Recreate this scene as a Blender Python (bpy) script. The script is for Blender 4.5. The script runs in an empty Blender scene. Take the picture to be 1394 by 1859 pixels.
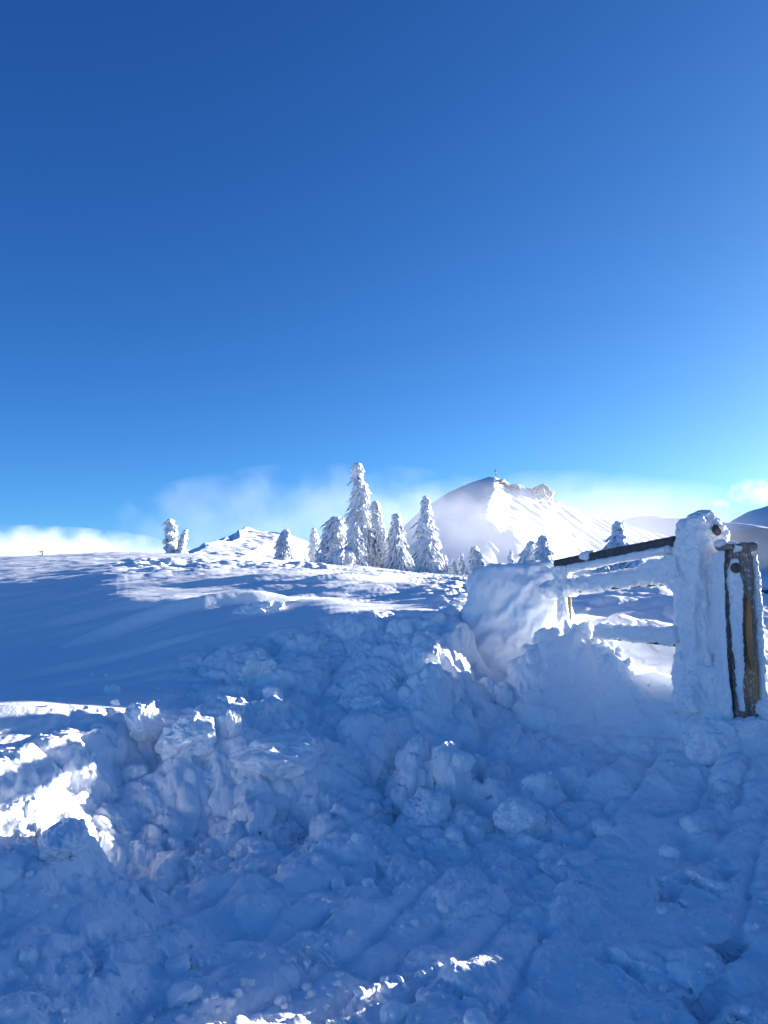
import bpy, bmesh, math, random
import numpy as np
from mathutils import Vector, Matrix

R = math.radians
sc = bpy.context.scene
COL = sc.collection

# ------------------------------------------------------------------ camera
EYE = 1.6
PITCH = R(5.92)
F_PX = 1404.0
cam_d = bpy.data.cameras.new('camera')
cam = bpy.data.objects.new('camera', cam_d)
COL.objects.link(cam)
cam_d.sensor_fit = 'VERTICAL'
cam_d.sensor_height = 36.0
cam_d.lens = 36.0 * F_PX / 1859.0
cam_d.clip_start = 0.05
cam_d.clip_end = 30000
cam.location = (0, 0, EYE)
cam.rotation_euler = (math.pi / 2 + PITCH, 0, 0)
sc.camera = cam

# ------------------------------------------------------------------ sky and sun
SUN_AZ, SUN_EL = 60.0, 8.0
world = bpy.data.worlds.new('World')
sc.world = world
world.use_nodes = True
nt = world.node_tree
bg = nt.nodes['Background']
sky = nt.nodes.new('ShaderNodeTexSky')
sky.sky_type = 'NISHITA'
sky.sun_disc = False
sky.sun_elevation = R(SUN_EL)
sky.sun_rotation = R(SUN_AZ)
sky.altitude = 2000
sky.air_density = 0.7
sky.dust_density = 3.0
sky.ozone_density = 3.6
# the phone's tone curve, one power per channel
sep = nt.nodes.new('ShaderNodeSeparateColor')
com = nt.nodes.new('ShaderNodeCombineColor')
nt.links.new(sky.outputs[0], sep.inputs[0])
for ch, (pw_, gain) in enumerate(((1.382, 0.558), (1.17, 0.73), (0.93, 0.99))):
    mp_ = nt.nodes.new('ShaderNodeMath'); mp_.operation = 'POWER'; mp_.inputs[1].default_value = pw_
    mg_ = nt.nodes.new('ShaderNodeMath'); mg_.operation = 'MULTIPLY'; mg_.inputs[1].default_value = gain
    nt.links.new(sep.outputs[ch], mp_.inputs[0]); nt.links.new(mp_.outputs[0], mg_.inputs[0]); nt.links.new(mg_.outputs[0], com.inputs[ch])
nt.links.new(com.outputs[0], bg.inputs[0])
bg.inputs[1].default_value = 0.0668

sun_d = bpy.data.lights.new('sun', 'SUN')
sun_d.energy = 5.0
sun_d.angle = R(0.5)
sun_d.color = (1.0, 0.95, 0.88)
sun = bpy.data.objects.new('sun', sun_d)
COL.objects.link(sun)
sdir = Vector((math.sin(R(SUN_AZ)) * math.cos(R(SUN_EL)), math.cos(R(SUN_AZ)) * math.cos(R(SUN_EL)), math.sin(R(SUN_EL))))
sun.rotation_euler = sdir.to_track_quat('Z', 'Y').to_euler()

sc.view_settings.view_transform = 'Standard'
sc.view_settings.look = 'None'
sc.view_settings.exposure = 2.1
sc.view_settings.gamma = 1
sc.render.engine = 'CYCLES'
cy = sc.cycles
cy.max_bounces = 10
cy.diffuse_bounces = 4
cy.volume_bounces = 8
cy.transparent_max_bounces = 8
cy.volume_max_steps = 256
cy.use_denoising = True

# ------------------------------------------------------------------ helpers
def px_dir(px, py):
    a = (px - 697.0) / F_PX
    b = (929.5 - py) / F_PX
    y = math.cos(PITCH) - b * math.sin(PITCH)
    z = math.sin(PITCH) + b * math.cos(PITCH)
    return a / y, z / y

def at(px, py, Y):
    u, v = px_dir(px, py)
    return Vector((u * Y, Y, EYE + v * Y))

def tag(o, label=None, cat=None, group=None, kind=None):
    if label: o['label'] = label
    if cat: o['category'] = cat
    if group: o['group'] = group
    if kind: o['kind'] = kind
    return o

def empty(name, loc):
    o = bpy.data.objects.new(name, None)
    o.empty_display_size = 0.2
    o.location = loc
    COL.objects.link(o)
    return o

def mesh_obj(name, V, F, mat, parent=None, smooth=True, loc=None):
    """V (n,3) array, F: (m,4) or (m,3) int array or list of them"""
    me = bpy.data.meshes.new(name)
    V = np.asarray(V, np.float32)
    Fs = F if isinstance(F, list) else [F]
    Fs = [np.asarray(f, np.int32) for f in Fs if len(f)]
    idx = np.concatenate([f.ravel() for f in Fs])
    tot = np.concatenate([np.full(len(f), f.shape[1], np.int32) for f in Fs])
    start = np.concatenate([[0], np.cumsum(tot)[:-1]]).astype(np.int32)
    me.vertices.add(len(V))
    me.vertices.foreach_set('co', V.ravel())
    me.loops.add(len(idx))
    me.loops.foreach_set('vertex_index', idx)
    me.polygons.add(len(tot))
    me.polygons.foreach_set('loop_start', start)
    me.polygons.foreach_set('loop_total', tot)
    me.polygons.foreach_set('use_smooth', np.full(len(tot), smooth, bool))
    me.update(calc_edges=True)
    me.validate()
    if mat: me.materials.append(mat)
    o = bpy.data.objects.new(name, me)
    COL.objects.link(o)
    if parent: o.parent = parent
    if loc is not None: o.location = loc
    return o

class MB:
    """collects pieces into one mesh"""
    def __init__(s): s.V = []; s.Q = []; s.T = []; s.n = 0
    def add(s, V, Q=None, T=None):
        V = np.asarray(V, float)
        if Q is not None and len(Q): s.Q.append(np.asarray(Q) + s.n)
        if T is not None and len(T): s.T.append(np.asarray(T) + s.n)
        s.V.append(V); s.n += len(V)
    def build(s, name, mat, parent=None, smooth=True, loc=None):
        fs = []
        if s.Q: fs.append(np.concatenate(s.Q))
        if s.T: fs.append(np.concatenate(s.T))
        return mesh_obj(name, np.concatenate(s.V), fs, mat, parent, smooth, loc)

# ---- noise
_rs = np.random.RandomState(7)
_P = _rs.permutation(1024).astype(np.int64)
_G2 = np.stack([np.cos(np.arange(1024) * 2.399963), np.sin(np.arange(1024) * 2.399963)], 1)
_g3 = _rs.normal(size=(1024, 3)); _G3 = _g3 / np.linalg.norm(_g3, axis=1, keepdims=True)
_RND = _rs.rand(1024, 4)

def _h2(i, j, seed=0): return _P[(_P[(i + seed * 57) & 1023] + j) & 1023]
def _h3(i, j, k): return _P[(_P[(_P[i & 1023] + j) & 1023] + k) & 1023]
def _fade(t): return t * t * t * (t * (t * 6 - 15) + 10)

def noise2(x, y, seed=0):
    i = np.floor(x).astype(np.int64); j = np.floor(y).astype(np.int64)
    fx = x - i; fy = y - j
    u = _fade(fx); v = _fade(fy)
    def g(di, dj):
        h = _h2(i + di, j + dj, seed)
        return _G2[h, 0] * (fx - di) + _G2[h, 1] * (fy - dj)
    a = g(0, 0); b = g(1, 0); c = g(0, 1); d = g(1, 1)
    return (a + (b - a) * u) + ((c + (d - c) * u) - (a + (b - a) * u)) * v

def fbm2(x, y, oct=4, seed=0, gain=0.5):
    s = 0; a = 1.0
    for o in range(oct):
        s = s + a * noise2(x * 2 ** o + o * 17.3, y * 2 ** o - o * 9.1, seed + o)
        a *= gain
    return s

def noise3(p):
    i = np.floor(p).astype(np.int64); f = p - i; w = _fade(f)
    r = 0
    for dx in (0, 1):
        for dy in (0, 1):
            for dz in (0, 1):
                h = _h3(i[:, 0] + dx, i[:, 1] + dy, i[:, 2] + dz)
                g = _G3[h]
                d = g[:, 0] * (f[:, 0] - dx) + g[:, 1] * (f[:, 1] - dy) + g[:, 2] * (f[:, 2] - dz)
                r = r + d * (w[:, 0] if dx else 1 - w[:, 0]) * (w[:, 1] if dy else 1 - w[:, 1]) * (w[:, 2] if dz else 1 - w[:, 2])
    return r

def fbm3(p, oct=3):
    s = 0; a = 1.0
    for o in range(oct):
        s = s + a * noise3(p * 2 ** o + o * 13.7); a *= 0.5
    return s

def lumps(x, y, scale, seed=0, dens=0.8, pw=0.6):
    """field of rounded snow lumps, 0..1, one per jittered cell"""
    X = x / scale; Y = y / scale
    i = np.floor(X).astype(np.int64); j = np.floor(Y).astype(np.int64)
    out = np.zeros_like(X)
    for di in (-1, 0, 1):
        for dj in (-1, 0, 1):
            h = _h2(i + di, j + dj, seed + 3)
            r = _RND[h]
            cx = i + di + 0.15 + 0.7 * r[:, 0]; cy_ = j + dj + 0.15 + 0.7 * r[:, 1]
            rad = 0.3 + 0.5 * r[:, 2]
            ang = r[:, 3] * 6.28
            ax = np.cos(ang); ay = np.sin(ang)
            dx = X - cx; dy = Y - cy_
            e1 = (dx * ax + dy * ay) * (0.8 + 0.5 * r[:, 1]); e2 = (-dx * ay + dy * ax) * (0.8 + 0.5 * r[:, 0])
            # facets: between round and diamond shaped
            d = np.maximum(np.hypot(e1, e2), 0.85 * np.maximum(np.abs(e1) + 0.5 * np.abs(e2), np.abs(e2) + 0.3 * np.abs(e1))) / rad
            hgt = np.where(r[:, 3] < dens, rad * (0.6 + 0.5 * r[:, 0]) / 0.8, 0)
            out = np.maximum(out, hgt * np.clip(1 - d * d, 0, 1) ** pw)
    return out

def sstep(a, b, x):
    t = np.clip((x - a) / (b - a), 0, 1)
    return t * t * (3 - 2 * t)

# ------------------------------------------------------------------ materials
def new_mat(name):
    m = bpy.data.materials.new(name); m.use_nodes = True
    return m, m.node_tree, m.node_tree.nodes['Principled BSDF']

def snow_mat(name, bump=0.004, scales=(60, 9), col=(0.89, 0.90, 0.91), sss=0.0, rough=0.65, grain=0.0):
    m, nt, b = new_mat(name)
    L = nt.links
    geo = nt.nodes.new('ShaderNodeNewGeometry')
    n1 = nt.nodes.new('ShaderNodeTexNoise'); n1.inputs['Scale'].default_value = scales[0]; n1.inputs['Detail'].default_value = 6
    n2 = nt.nodes.new('ShaderNodeTexNoise'); n2.inputs['Scale'].default_value = scales[1]; n2.inputs['Detail'].default_value = 8
    n2.inputs['Roughness'].default_value = 0.65
    L.new(geo.outputs['Position'], n1.inputs['Vector']); L.new(geo.outputs['Position'], n2.inputs['Vector'])
    b1 = nt.nodes.new('ShaderNodeBump'); b1.inputs['Strength'].default_value = 1; b1.inputs['Distance'].default_value = bump
    b2 = nt.nodes.new('ShaderNodeBump'); b2.inputs['Strength'].default_value = 1; b2.inputs['Distance'].default_value = bump * scales[0] / scales[1] * 0.5
    L.new(n1.outputs['Fac'], b1.inputs['Height']); L.new(n2.outputs['Fac'], b2.inputs['Height'])
    L.new(b2.outputs['Normal'], b1.inputs['Normal']); L.new(b1.outputs['Normal'], b.inputs['Normal'])
    ramp = nt.nodes.new('ShaderNodeMixRGB')
    ramp.inputs[1].default_value = (col[0] * 0.93, col[1] * 0.95, col[2] * 0.97, 1)
    ramp.inputs[2].default_value = (*col, 1)
    L.new(n2.outputs['Fac'], ramp.inputs[0]); L.new(ramp.outputs[0], b.inputs['Base Color'])
    b.inputs['Roughness'].default_value = rough
    b.inputs['Specular IOR Level'].default_value = 0.25
    if sss:
        b.inputs['Subsurface Weight'].default_value = sss
        b.inputs['Subsurface Radius'].default_value = (0.8, 0.9, 1.0)
        b.inputs['Subsurface Scale'].default_value = 0.03
    return m

M_GROUND = snow_mat('ground_snow', 0.0025, (70, 12))
M_SNOW = snow_mat('packed_snow', 0.003, (60, 14))
M_RIME = snow_mat('rime', 0.012, (45, 12), col=(0.88, 0.90, 0.92))
M_TREE = snow_mat('tree_rime', 0.03, (9, 3), col=(0.89, 0.90, 0.92))
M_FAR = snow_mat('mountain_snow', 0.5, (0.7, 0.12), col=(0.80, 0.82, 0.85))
M_HILL = snow_mat('hill_snow', 0.05, (4, 0.8), col=(0.89, 0.90, 0.92))

def wood_mat(name, c1, c2, sc_=6.0):
    m, nt, b = new_mat(name); L = nt.links
    tc = nt.nodes.new('ShaderNodeTexCoord')
    mp = nt.nodes.new('ShaderNodeMapping'); mp.inputs['Scale'].default_value = (22, 22, 1.2)
    n = nt.nodes.new('ShaderNodeTexNoise'); n.inputs['Scale'].default_value = 1.6; n.inputs['Detail'].default_value = 8; n.inputs['Roughness'].default_value = 0.7
    L.new(tc.outputs['Object'], mp.inputs['Vector']); L.new(mp.outputs[0], n.inputs['Vector'])
    r = nt.nodes.new('ShaderNodeValToRGB')
    r.color_ramp.elements[0].position = 0.3; r.color_ramp.elements[0].color = (*c1, 1)
    r.color_ramp.elements[1].position = 0.72; r.color_ramp.elements[1].color = (*c2, 1)
    L.new(n.outputs['Fac'], r.inputs[0]); L.new(r.outputs[0], b.inputs['Base Color'])
    bp = nt.nodes.new('ShaderNodeBump'); bp.inputs['Distance'].default_value = 0.006
    L.new(n.outputs['Fac'], bp.inputs['Height']); L.new(bp.outputs[0], b.inputs['Normal'])
    b.inputs['Roughness'].default_value = 0.75
    return m

M_WOOD = wood_mat('weathered_timber', (0.05, 0.042, 0.036), (0.20, 0.155, 0.12))
M_WOOD_OR = wood_mat('bare_orange_timber', (0.25, 0.11, 0.04), (0.55, 0.27, 0.10))
M_DARKWOOD = wood_mat('dark_rail', (0.035, 0.035, 0.042), (0.10, 0.095, 0.10))
M_BARK = wood_mat('bark', (0.03, 0.025, 0.02), (0.10, 0.08, 0.065))
def plain(name, c, rough=0.7, var=0.25, scale=8):
    m, nt, b = new_mat(name); L = nt.links
    n = nt.nodes.new('ShaderNodeTexNoise'); n.inputs['Scale'].default_value = scale; n.inputs['Detail'].default_value = 5
    mx = nt.nodes.new('ShaderNodeMixRGB')
    mx.inputs[1].default_value = (*[k * (1 - var) for k in c], 1); mx.inputs[2].default_value = (*[k * (1 + var) for k in c], 1)
    L.new(n.outputs['Fac'], mx.inputs[0]); L.new(mx.outputs[0], b.inputs['Base Color'])
    b.inputs['Roughness'].default_value = rough
    return m
M_NEEDLE = plain('frosted_needles', (0.22, 0.22, 0.20), 0.8, .6, 3)
M_ROCK = plain('rock', (0.20, 0.185, 0.17), 0.85, 0.5, 0.3)
M_METAL = plain('dark_metal', (0.07, 0.07, 0.075), 0.5)

# ------------------------------------------------------------------ ground height
A_SUN = np.array([math.sin(R(SUN_AZ)), math.cos(R(SUN_AZ))])
TAN_E = math.tan(R(SUN_EL))
UT = {
 -400: [(2,.4),(3.2,.5),(4.5,.58),(6,.64),(9,.62),(12,.72),(18,1.1),(24,1.75),(32,2.35),(45,3.0),(60,3.1),(90,0),(200,-20),(400,-50)],
 0: [(2,.4),(3.5,.53),(4.2,.60),(5.0,.63),(6,.58),(9,.64),(12,.78),(15,1.08),(18,1.52),(22,2.05),(30,2.72),(45,3.6),(60,3.9),(90,2),(200,-15),(400,-45)],
 200: [(2,.3),(4.2,.58),(5,.63),(6,.63),(9,.80),(12,1.04),(15,1.42),(18,1.85),(22,2.2),(30,2.8),(45,3.8),(55,4.35),(80,4),(200,-10),(400,-40)],
 350: [(2,.2),(4.8,.3),(5.5,.52),(6.1,.62),(7,.70),(9,1.0),(11,1.28),(14,1.42),(16,1.54),(18.5,1.96),(22,2.2),(30,2.7),(45,3.7),(55,4.3),(80,4.5),(200,-10),(400,-40)],
 450: [(2,.1),(4.9,.25),(5.6,.46),(6.2,.60),(7.2,.72),(8,.9),(9,1.12),(10.2,1.36),(12.5,1.47),(14,1.38),(16,1.48),(18.5,1.97),(22,2.15),(30,2.6),(45,3.45),(60,4.2),(80,4.8),(200,0),(400,-30)],
 600: [(2,.0),(5.4,.2),(6.2,.42),(7.1,.70),(7.5,.68),(8,.98),(8.9,1.38),(12,1.47),(13.5,1.36),(15.5,1.43),(18,1.94),(22,2.08),(30,2.45),(40,2.9),(50,3.3),(72,4.0),(90,3.6),(200,-10),(400,-40)],
 680: [(2,.0),(5.4,.15),(6.2,.36),(7.1,.66),(7.5,.68),(8,1.0),(8.8,1.37),(12,1.46),(13.5,1.35),(15.5,1.41),(18,1.88),(22,2.03),(30,2.37),(40,2.75),(50,3.1),(72,3.9),(90,3.5),(200,-10),(400,-40)],
 760:  [(2,.0),(5.6,.18),(6.4,.4),(7,.7),(7.8,1.04),(8.7,1.36),(12,1.45),(16,1.65),(22,1.9),(30,2.22),(40,2.5),(63,3.0),(80,2.8),(200,-15),(400,-40)],
 850:  [(2,0),(4.5,.05),(5.6,.2),(6.5,.45),(7,.68),(7.6,.93),(8.3,1.23),(8.8,1.35),(12,1.5),(16,1.65),(22,1.85),(30,2.1),(40,2.35),(66,2.75),(85,2.2),(200,-20),(400,-50)],
 950: [(2,0),(4.5,.05),(5,.12),(6,.28),(7,.48),(8,.74),(9,.95),(12,1.25),(16,1.5),(22,1.9),(30,2.3),(40,2.6),(55,2.6),(70,2.4),(200,-20),(400,-50)],
 1050: [(2,0),(4.2,.03),(4.7,.12),(5.4,.24),(6.2,.40),(7,.60),(8.3,.80),(10.2,1.22),(12,1.50),(14,1.60),(20,1.8),(30,2.24),(40,2.7),(55,2.5),(200,-20),(400,-50)],
 1250: [(2,0),(4.2,.03),(4.7,.14),(5.4,.28),(6.2,.48),(6.8,.68),(8.3,.80),(10,1.26),(11.6,1.56),(14,1.68),(25,2.0),(40,2.6),(60,2.5),(200,-20),(400,-50)],
 1394: [(2,0),(4.2,.03),(4.7,.12),(5.4,.28),(6.2,.50),(6.6,.56),(7.5,.58),(9,.75),(11,.95),(16,1.3),(25,1.7),(40,2.3),(60,2.2),(200,-20),(400,-50)],
 1900: [(2,0),(4.2,.05),(6.2,.3),(9,.6),(16,1.1),(25,1.5),(40,2.1),(60,2.2),(200,-20),(400,-50)],
}
LR = np.linspace(math.log(1.5), math.log(500), 420)
AZ = np.linspace(-45, 50, 191)
def _mk_table():
    cols = []; azs = []
    for p in sorted(UT):
        u, _ = px_dir(p, 1075)
        k = math.sqrt(1 + u * u)
        r = np.log([q[0] * k for q in UT[p]]); z = [q[1] for q in UT[p]]
        cols.append(np.interp(LR, r, z)); azs.append(math.degrees(math.atan(u)))
    cols = np.array(cols)
    T = np.array([np.interp(AZ, azs, cols[:, j]) for j in range(len(LR))]).T
    def blur(A, n, ax):
        k = np.hanning(2 * n + 3)[1:-1]; k /= k.sum()
        pad = [(0, 0), (0, 0)]; pad[ax] = (n, n)
        B = np.pad(A, pad, mode='edge')
        return np.apply_along_axis(lambda v: np.convolve(v, k, 'valid'), ax, B)
    return blur(blur(T, 4, 0), 4, 1)
UTAB = _mk_table()

def table(x, y):
    r = np.log(np.clip(np.hypot(x, y), 1.51, 499)); az = np.degrees(np.arctan2(x, y))
    back = sstep(60, 100, np.abs(az))
    a = (np.clip(az, -44.9, 49.9) + 45) * 2; l = (r - LR[0]) / (LR[1] - LR[0])
    i = np.clip(a.astype(int), 0, len(AZ) - 2); j = np.clip(l.astype(int), 0, len(LR) - 2)
    fa = a - i; fl = l - j
    z = (UTAB[i, j] * (1 - fa) + UTAB[i + 1, j] * fa) * (1 - fl) + (UTAB[i, j + 1] * (1 - fa) + UTAB[i + 1, j + 1] * fa) * fl
    return z * (1 - back) + np.minimum(z, 0.2) * back

PATH = np.array([(-7,.4),(-2.7,2.6),(-2.25,3.6),(-2.12,4.2),(-2.02,4.8),(-1.92,5.5),(-1.7,5.75),(-1.5,5.45),(-1.1,5.6),(-.62,5.55),(-.35,5.9),(.1,6.4),(.45,6.8),(.6,7.1),(.78,7.4),(.90,7.9),(1.0,8.6),(1.1,10.0),
                 (1.5,10.0),(1.45,8.6),(1.36,7.9),(1.36,7.5),(1.6,7.1),(2.1,6.8),(3.0,6.1),(3.4,5.6),(4.0,4.2),(4.4,-7),(-7,-7)])
def path_sd(x, y):
    """signed distance to the trampled path, negative inside"""
    d = np.full(x.shape, 1e9); ins = np.zeros(x.shape, bool)
    n = len(PATH)
    for k in range(n):
        a = PATH[k]; b = PATH[(k + 1) % n]
        e = b - a
        t = np.clip(((x - a[0]) * e[0] + (y - a[1]) * e[1]) / (e @ e), 0, 1)
        d = np.minimum(d, np.hypot(x - a[0] - t * e[0], y - a[1] - t * e[1]))
        c = (a[1] > y) != (b[1] > y)
        if abs(e[1]) > 1e-9:
            ins ^= c & (x < e[0] * (y - a[1]) / e[1] + a[0])
    return np.where(ins, -d, d)

FLOOR_R = np.array([0, 4, 5, 6, 7, 8, 9, 10, 12, 20]); FLOOR_Z = np.array([0, 0, .06, .2, .42, .66, .86, .96, 1.1, 1.3])

def base_height(x, y):
    r = np.hypot(x, y)
    U = table(x, y)
    azd = np.degrees(np.arctan2(x, y))
    Fl = np.interp(r, FLOOR_R, FLOOR_Z) + np.interp(r, [2.5, 4.2, 5.0, 6.2], [.0, .20, .30, .36]) * (1 - sstep(-24, -15, azd)) * (1 - sstep(70, 100, np.abs(azd)))
    Fl = np.minimum(Fl, U + 0.3)
    wx = x + 0.16 * fbm2(x * 2.3, y * 2.3, 3, 5) + 0.05 * fbm2(x * 9, y * 9, 2, 9)
    wy = y + 0.16 * fbm2(x * 2.3 + 31, y * 2.3, 3, 6) + 0.05 * fbm2(x * 9 + 7, y * 9, 2, 10)
    sd = path_sd(wx, wy)
    m = sstep(-0.16, 0.26, sd)
    z = Fl * (1 - m) + U * m
    return z, sd, r

# unseen bank added right of the path, its notched crest shapes the sunlight
BK_S = np.array([-6, 2.3, 2.6, 2.86, 3.01, 3.12, 3.8, 4.3, 4.8])
BK_Q = np.array([.5, .5, .3, -.35, -.35, .3, .35, .2, -.6])
def shade_bank(x, y):
    s = -x * A_SUN[1] + y * A_SUN[0]
    q = np.interp(s, BK_S, BK_Q)
    xc = np.maximum(3.9, 0.62 * y + 0.75)
    top = q + (xc * A_SUN[0] + y * A_SUN[1]) * TAN_E
    w = np.where(x < xc, 1.0, 1.8)
    d = np.abs(x - xc) / w
    return top, np.clip(1 - d, 0, 1) ** 0.8

_pr = np.random.RandomState(5)
PRINTS = [(1.35, 3.35, .5), (1.62, 3.75, .6), (1.25, 3.05, .45), (1.05, 3.6, 2.2), (1.75, 3.2, .5), (1.5, 4.3, 1.2), (1.9, 4.5, 1.0)]
PRINTS += [(_pr.uniform(-1.3, 2.4), _pr.uniform(2.9, 5.6), _pr.uniform(.2, 2.9)) for _ in range(26)]

def height(x, y, detail=True):
    x = np.asarray(x, float); y = np.asarray(y, float)
    z, sd, r = base_height(x, y)
    az = np.degrees(np.arctan2(x, y))
    # hump in front of the fence and between fence and trench
    cr_x = np.array([1.15, 1.30, 1.45, 1.63, 1.96, 2.18, 2.36, 2.62, 3.0, 3.3]); cr_h = np.array([0, .24, .32, .39, .48, .40, .16, .13, .12, 0])
    hc = np.interp(x, cr_x, cr_h); yc = np.interp(x, [1.3, 1.7, 2.0, 2.25, 2.6, 3.2], [7.9, 7.86, 7.8, 7.5, 7.2, 6.8])
    yd = y - yc
    z = z + .28 * np.exp(-np.hypot((x - 2.6) / .8, (y - 9.3) / .5) ** 2)  # swell behind the fence, added to cut the sun on the snow wall
    z = z + hc * np.exp(-np.abs(yd / np.where(yd < 0, .45, .22)) ** 1.7) * (1 + .25 * fbm2(x * 5, y * 5, 3, 77))
    z = z + .15 * np.exp(-(((x - 2.95) / .5) ** 2 + ((y - 6.3) / .42) ** 2) ** 1.2)
    # wind drift on the left field
    dx = (x + 2.8) * .9 + (y - 5.72) * .43; dy = -(x + 2.8) * .43 + (y - 5.72) * .9
    z = z + .17 * np.exp(-((dx / .75) ** 2)) * np.exp(-(np.where(dy < 0, dy / .34, dy / .8)) ** 2) * sstep(.05, .5, sd)
    # long sastrugi ridges raised by the wind
    for (ax_, ay_, bx_, by_, hh_, ww_) in ((-4.3, 10.5, -1.4, 12.0, .26, .17), (-4.6, 8.3, -1.75, 9.5, .06, .12), (-3.4, 7.4, -1.4, 8.2, .05, .1), (-3.0, 12.8, -1.0, 13.9, .10, .2), (-6.5, 12.5, -2.5, 14.6, .07, .2)):
        ex, ey = bx_ - ax_, by_ - ay_; l2 = ex * ex + ey * ey
        t_ = np.clip(((x - ax_) * ex + (y - ay_) * ey) / l2, 0, 1)
        d_ = ((x - ax_) * ey - (y - ay_) * ex) / math.sqrt(l2) + .05 * noise2(t_ * 5 + ax_, t_ * 3)
        ff = np.hypot(x - ax_ - t_ * ex, y - ay_ - t_ * ey)
        z = z + hh_ * np.sin(np.pi * t_) ** .6 * np.exp(-(d_ / np.where(d_ > 0, ww_ * .6, ww_ * 2.2)) ** 2) * (ff < 3)
    bt, bm = shade_bank(x, y)
    z = np.where((bm > 0) & (bt > z), z + (bt - z) * bm, z)
    if not detail: return z
    near = 1 - sstep(11, 16, r)
    # masks
    front = sstep(-19, -8, az) * (1 - sstep(6.5, 8.5, az)) * sstep(5.2, 6.2, r) * (1 - sstep(8.4, 9.3, r))
    edge = np.exp(-(np.maximum(np.abs(sd) - .15, 0) / .35) ** 2) * (1 - sstep(8.5, 10, r))
    inside = 1 - sstep(-.5, .05, sd)
    right = sstep(10, 14, az) * sstep(5.4, 6.3, r)
    rub = np.clip(np.maximum(front, edge * .75) * (1 - .7 * right), 0, 1) * near
    mid = inside * np.exp(-((r - 5.6) / 1.0) ** 2) * (1 - sstep(12, 20, az))
    path = inside * near
    wx = x + .06 * fbm2(x * 5, y * 5, 3, 21); wy = y + .06 * fbm2(x * 5 + 9, y * 5, 3, 22)
    L1 = lumps(wx, wy, .62, 1); L2 = lumps(wx, wy, .30, 2); L3 = lumps(wx, wy, .15, 3, .7); L4 = lumps(x, y, .07, 4, .6)
    crum = fbm2(x * 4.1, y * 4.1, 5, 130, .6); cr2 = .35 - np.abs(fbm2(x * 7.3, y * 7.3, 4, 131, .6))
    z = z + rub * (.20 * L1 + .09 * L2 + .045 * L3 + .035 * crum - .10)
    z = z + mid * (.14 * L1 + .08 * L2 + .04 * L3 + .03 * crum - .06)
    patchy = sstep(-.25, .35, fbm2(x * .9, y * .9, 3, 33))
    soft = fbm2(x * 2.6 + 3, y * 2.6, 3, 44)
    z = z + path * ((.02 + .045 * patchy) * L2 + (.004 + .018 * patchy) * L3 + .006 * patchy * L4 + .045 * soft + (.012 + .02 * patchy) * crum + .07 * fbm2(x * 1.3, y * 1.3, 3, 40) - .03)
    z = z + path * .007 * fbm2(x * 15, y * 15, 3, 45)
    # furrows dragged through the path
    fur = np.abs(noise2((x * .82 - y * .57) * 2.2, (x * .57 + y * .82) * .35, 50))
    z = z - path * .05 * np.exp(-(fur / .08) ** 2)
    for (bx_, by_, ba_) in PRINTS:
        q = np.where((np.abs(x - bx_) < .3) & (np.abs(y - by_) < .3))[0] if x.ndim == 1 else []
        if not len(q): continue
        ca, sa = math.cos(ba_), math.sin(ba_)
        lx = (x[q] - bx_) * ca + (y[q] - by_) * sa; ly = -(x[q] - bx_) * sa + (y[q] - by_) * ca
        wdt = .05 - .012 * np.cos((lx + .03) * 18)
        inn = np.clip(1.6 - np.maximum(np.abs(lx) / .145, np.abs(ly) / wdt) * 1.45, 0, 1)
        rim = np.exp(-((np.maximum(np.abs(lx) / .145, np.abs(ly) / wdt) - 1.12) / .18) ** 2)
        z[q] += path[q] * (-.028 * inn + .010 * inn * np.sin(lx * 2 * math.pi / .034) + .010 * rim)
    # wind ripples on the untouched field
    a = x * .88 + y * .47; c = -x * .47 + y * .88
    out = sstep(.25, .9, sd) * (1 - rub)
    far = sstep(8, 14, r)
    sas = fbm2(a * .28, c * 1.5, 4, 60, .55)
    rid = 1 - np.abs(noise2(a * .16 + 4, c * .75, 70)) * 2.2
    a2 = x * .985 + y * .17; c2 = -x * .17 + y * .985
    z = z + sstep(8.5, 11, r) * out * (1 - sstep(28, 55, r)) * (.055 * fbm2(a2 * .10, c2 * .9, 3, 61) + .018 * fbm2(a2 * .5, c2 * 3.5, 3, 62))
    z = z + out * (1 - far) * .016 * fbm2(a * .45, c * 4.2, 3, 63)
    z = z + out * ((.045 + .03 * far) * sas + (.03 + .03 * far) * np.clip(rid, 0, 1) ** 3)
    # churned snow beside the trench and on the plateau
    pl = sstep(2.0, 6.5, az) * (1 - sstep(9, 12, az)) * sstep(8.6, 9.4, r) * (1 - sstep(26, 34, r))
    z = z + pl * (.16 * lumps(wx, wy, .7, 11) + .09 * L2 + .04 * L3 - .08)
    pl2 = sstep(-12, -4, az) * (1 - sstep(9, 12, az)) * sstep(9, 11, r) * (1 - sstep(30, 45, r))
    z = z + pl2 * (.05 * sas + .06 * lumps(x, y * 1.4, 1.6, 12, .35))
    # trodden belt far off on the left crest
    tb = sstep(-20, -16, az) * (1 - sstep(-5, -2, az)) * np.exp(-((r - 34 - az * .4) / 5.0) ** 2)
    z = z + tb * (.35 * lumps(x, y, 1.1, 13, .7) + .15 * lumps(x, y, .5, 14) - .1)
    # behind the fence
    bf = sstep(13, 16, az) * sstep(7.6, 8.6, r) * (1 - sstep(24, 32, r))
    z = z + bf * (.16 * lumps(wx, wy * .8, 1.3, 15) + .05 * lumps(wx, wy, .5, 16) + .02 * L2 - .08)
    mid_far = sstep(14, 20, r) * (1 - sstep(150, 300, r))
    z = z + mid_far * .10 * fbm2(a * .10, c * .25, 4, 80)
    return z

def ground_z(x, y):
    return float(height(np.array([x]), np.array([y]))[0])

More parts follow.
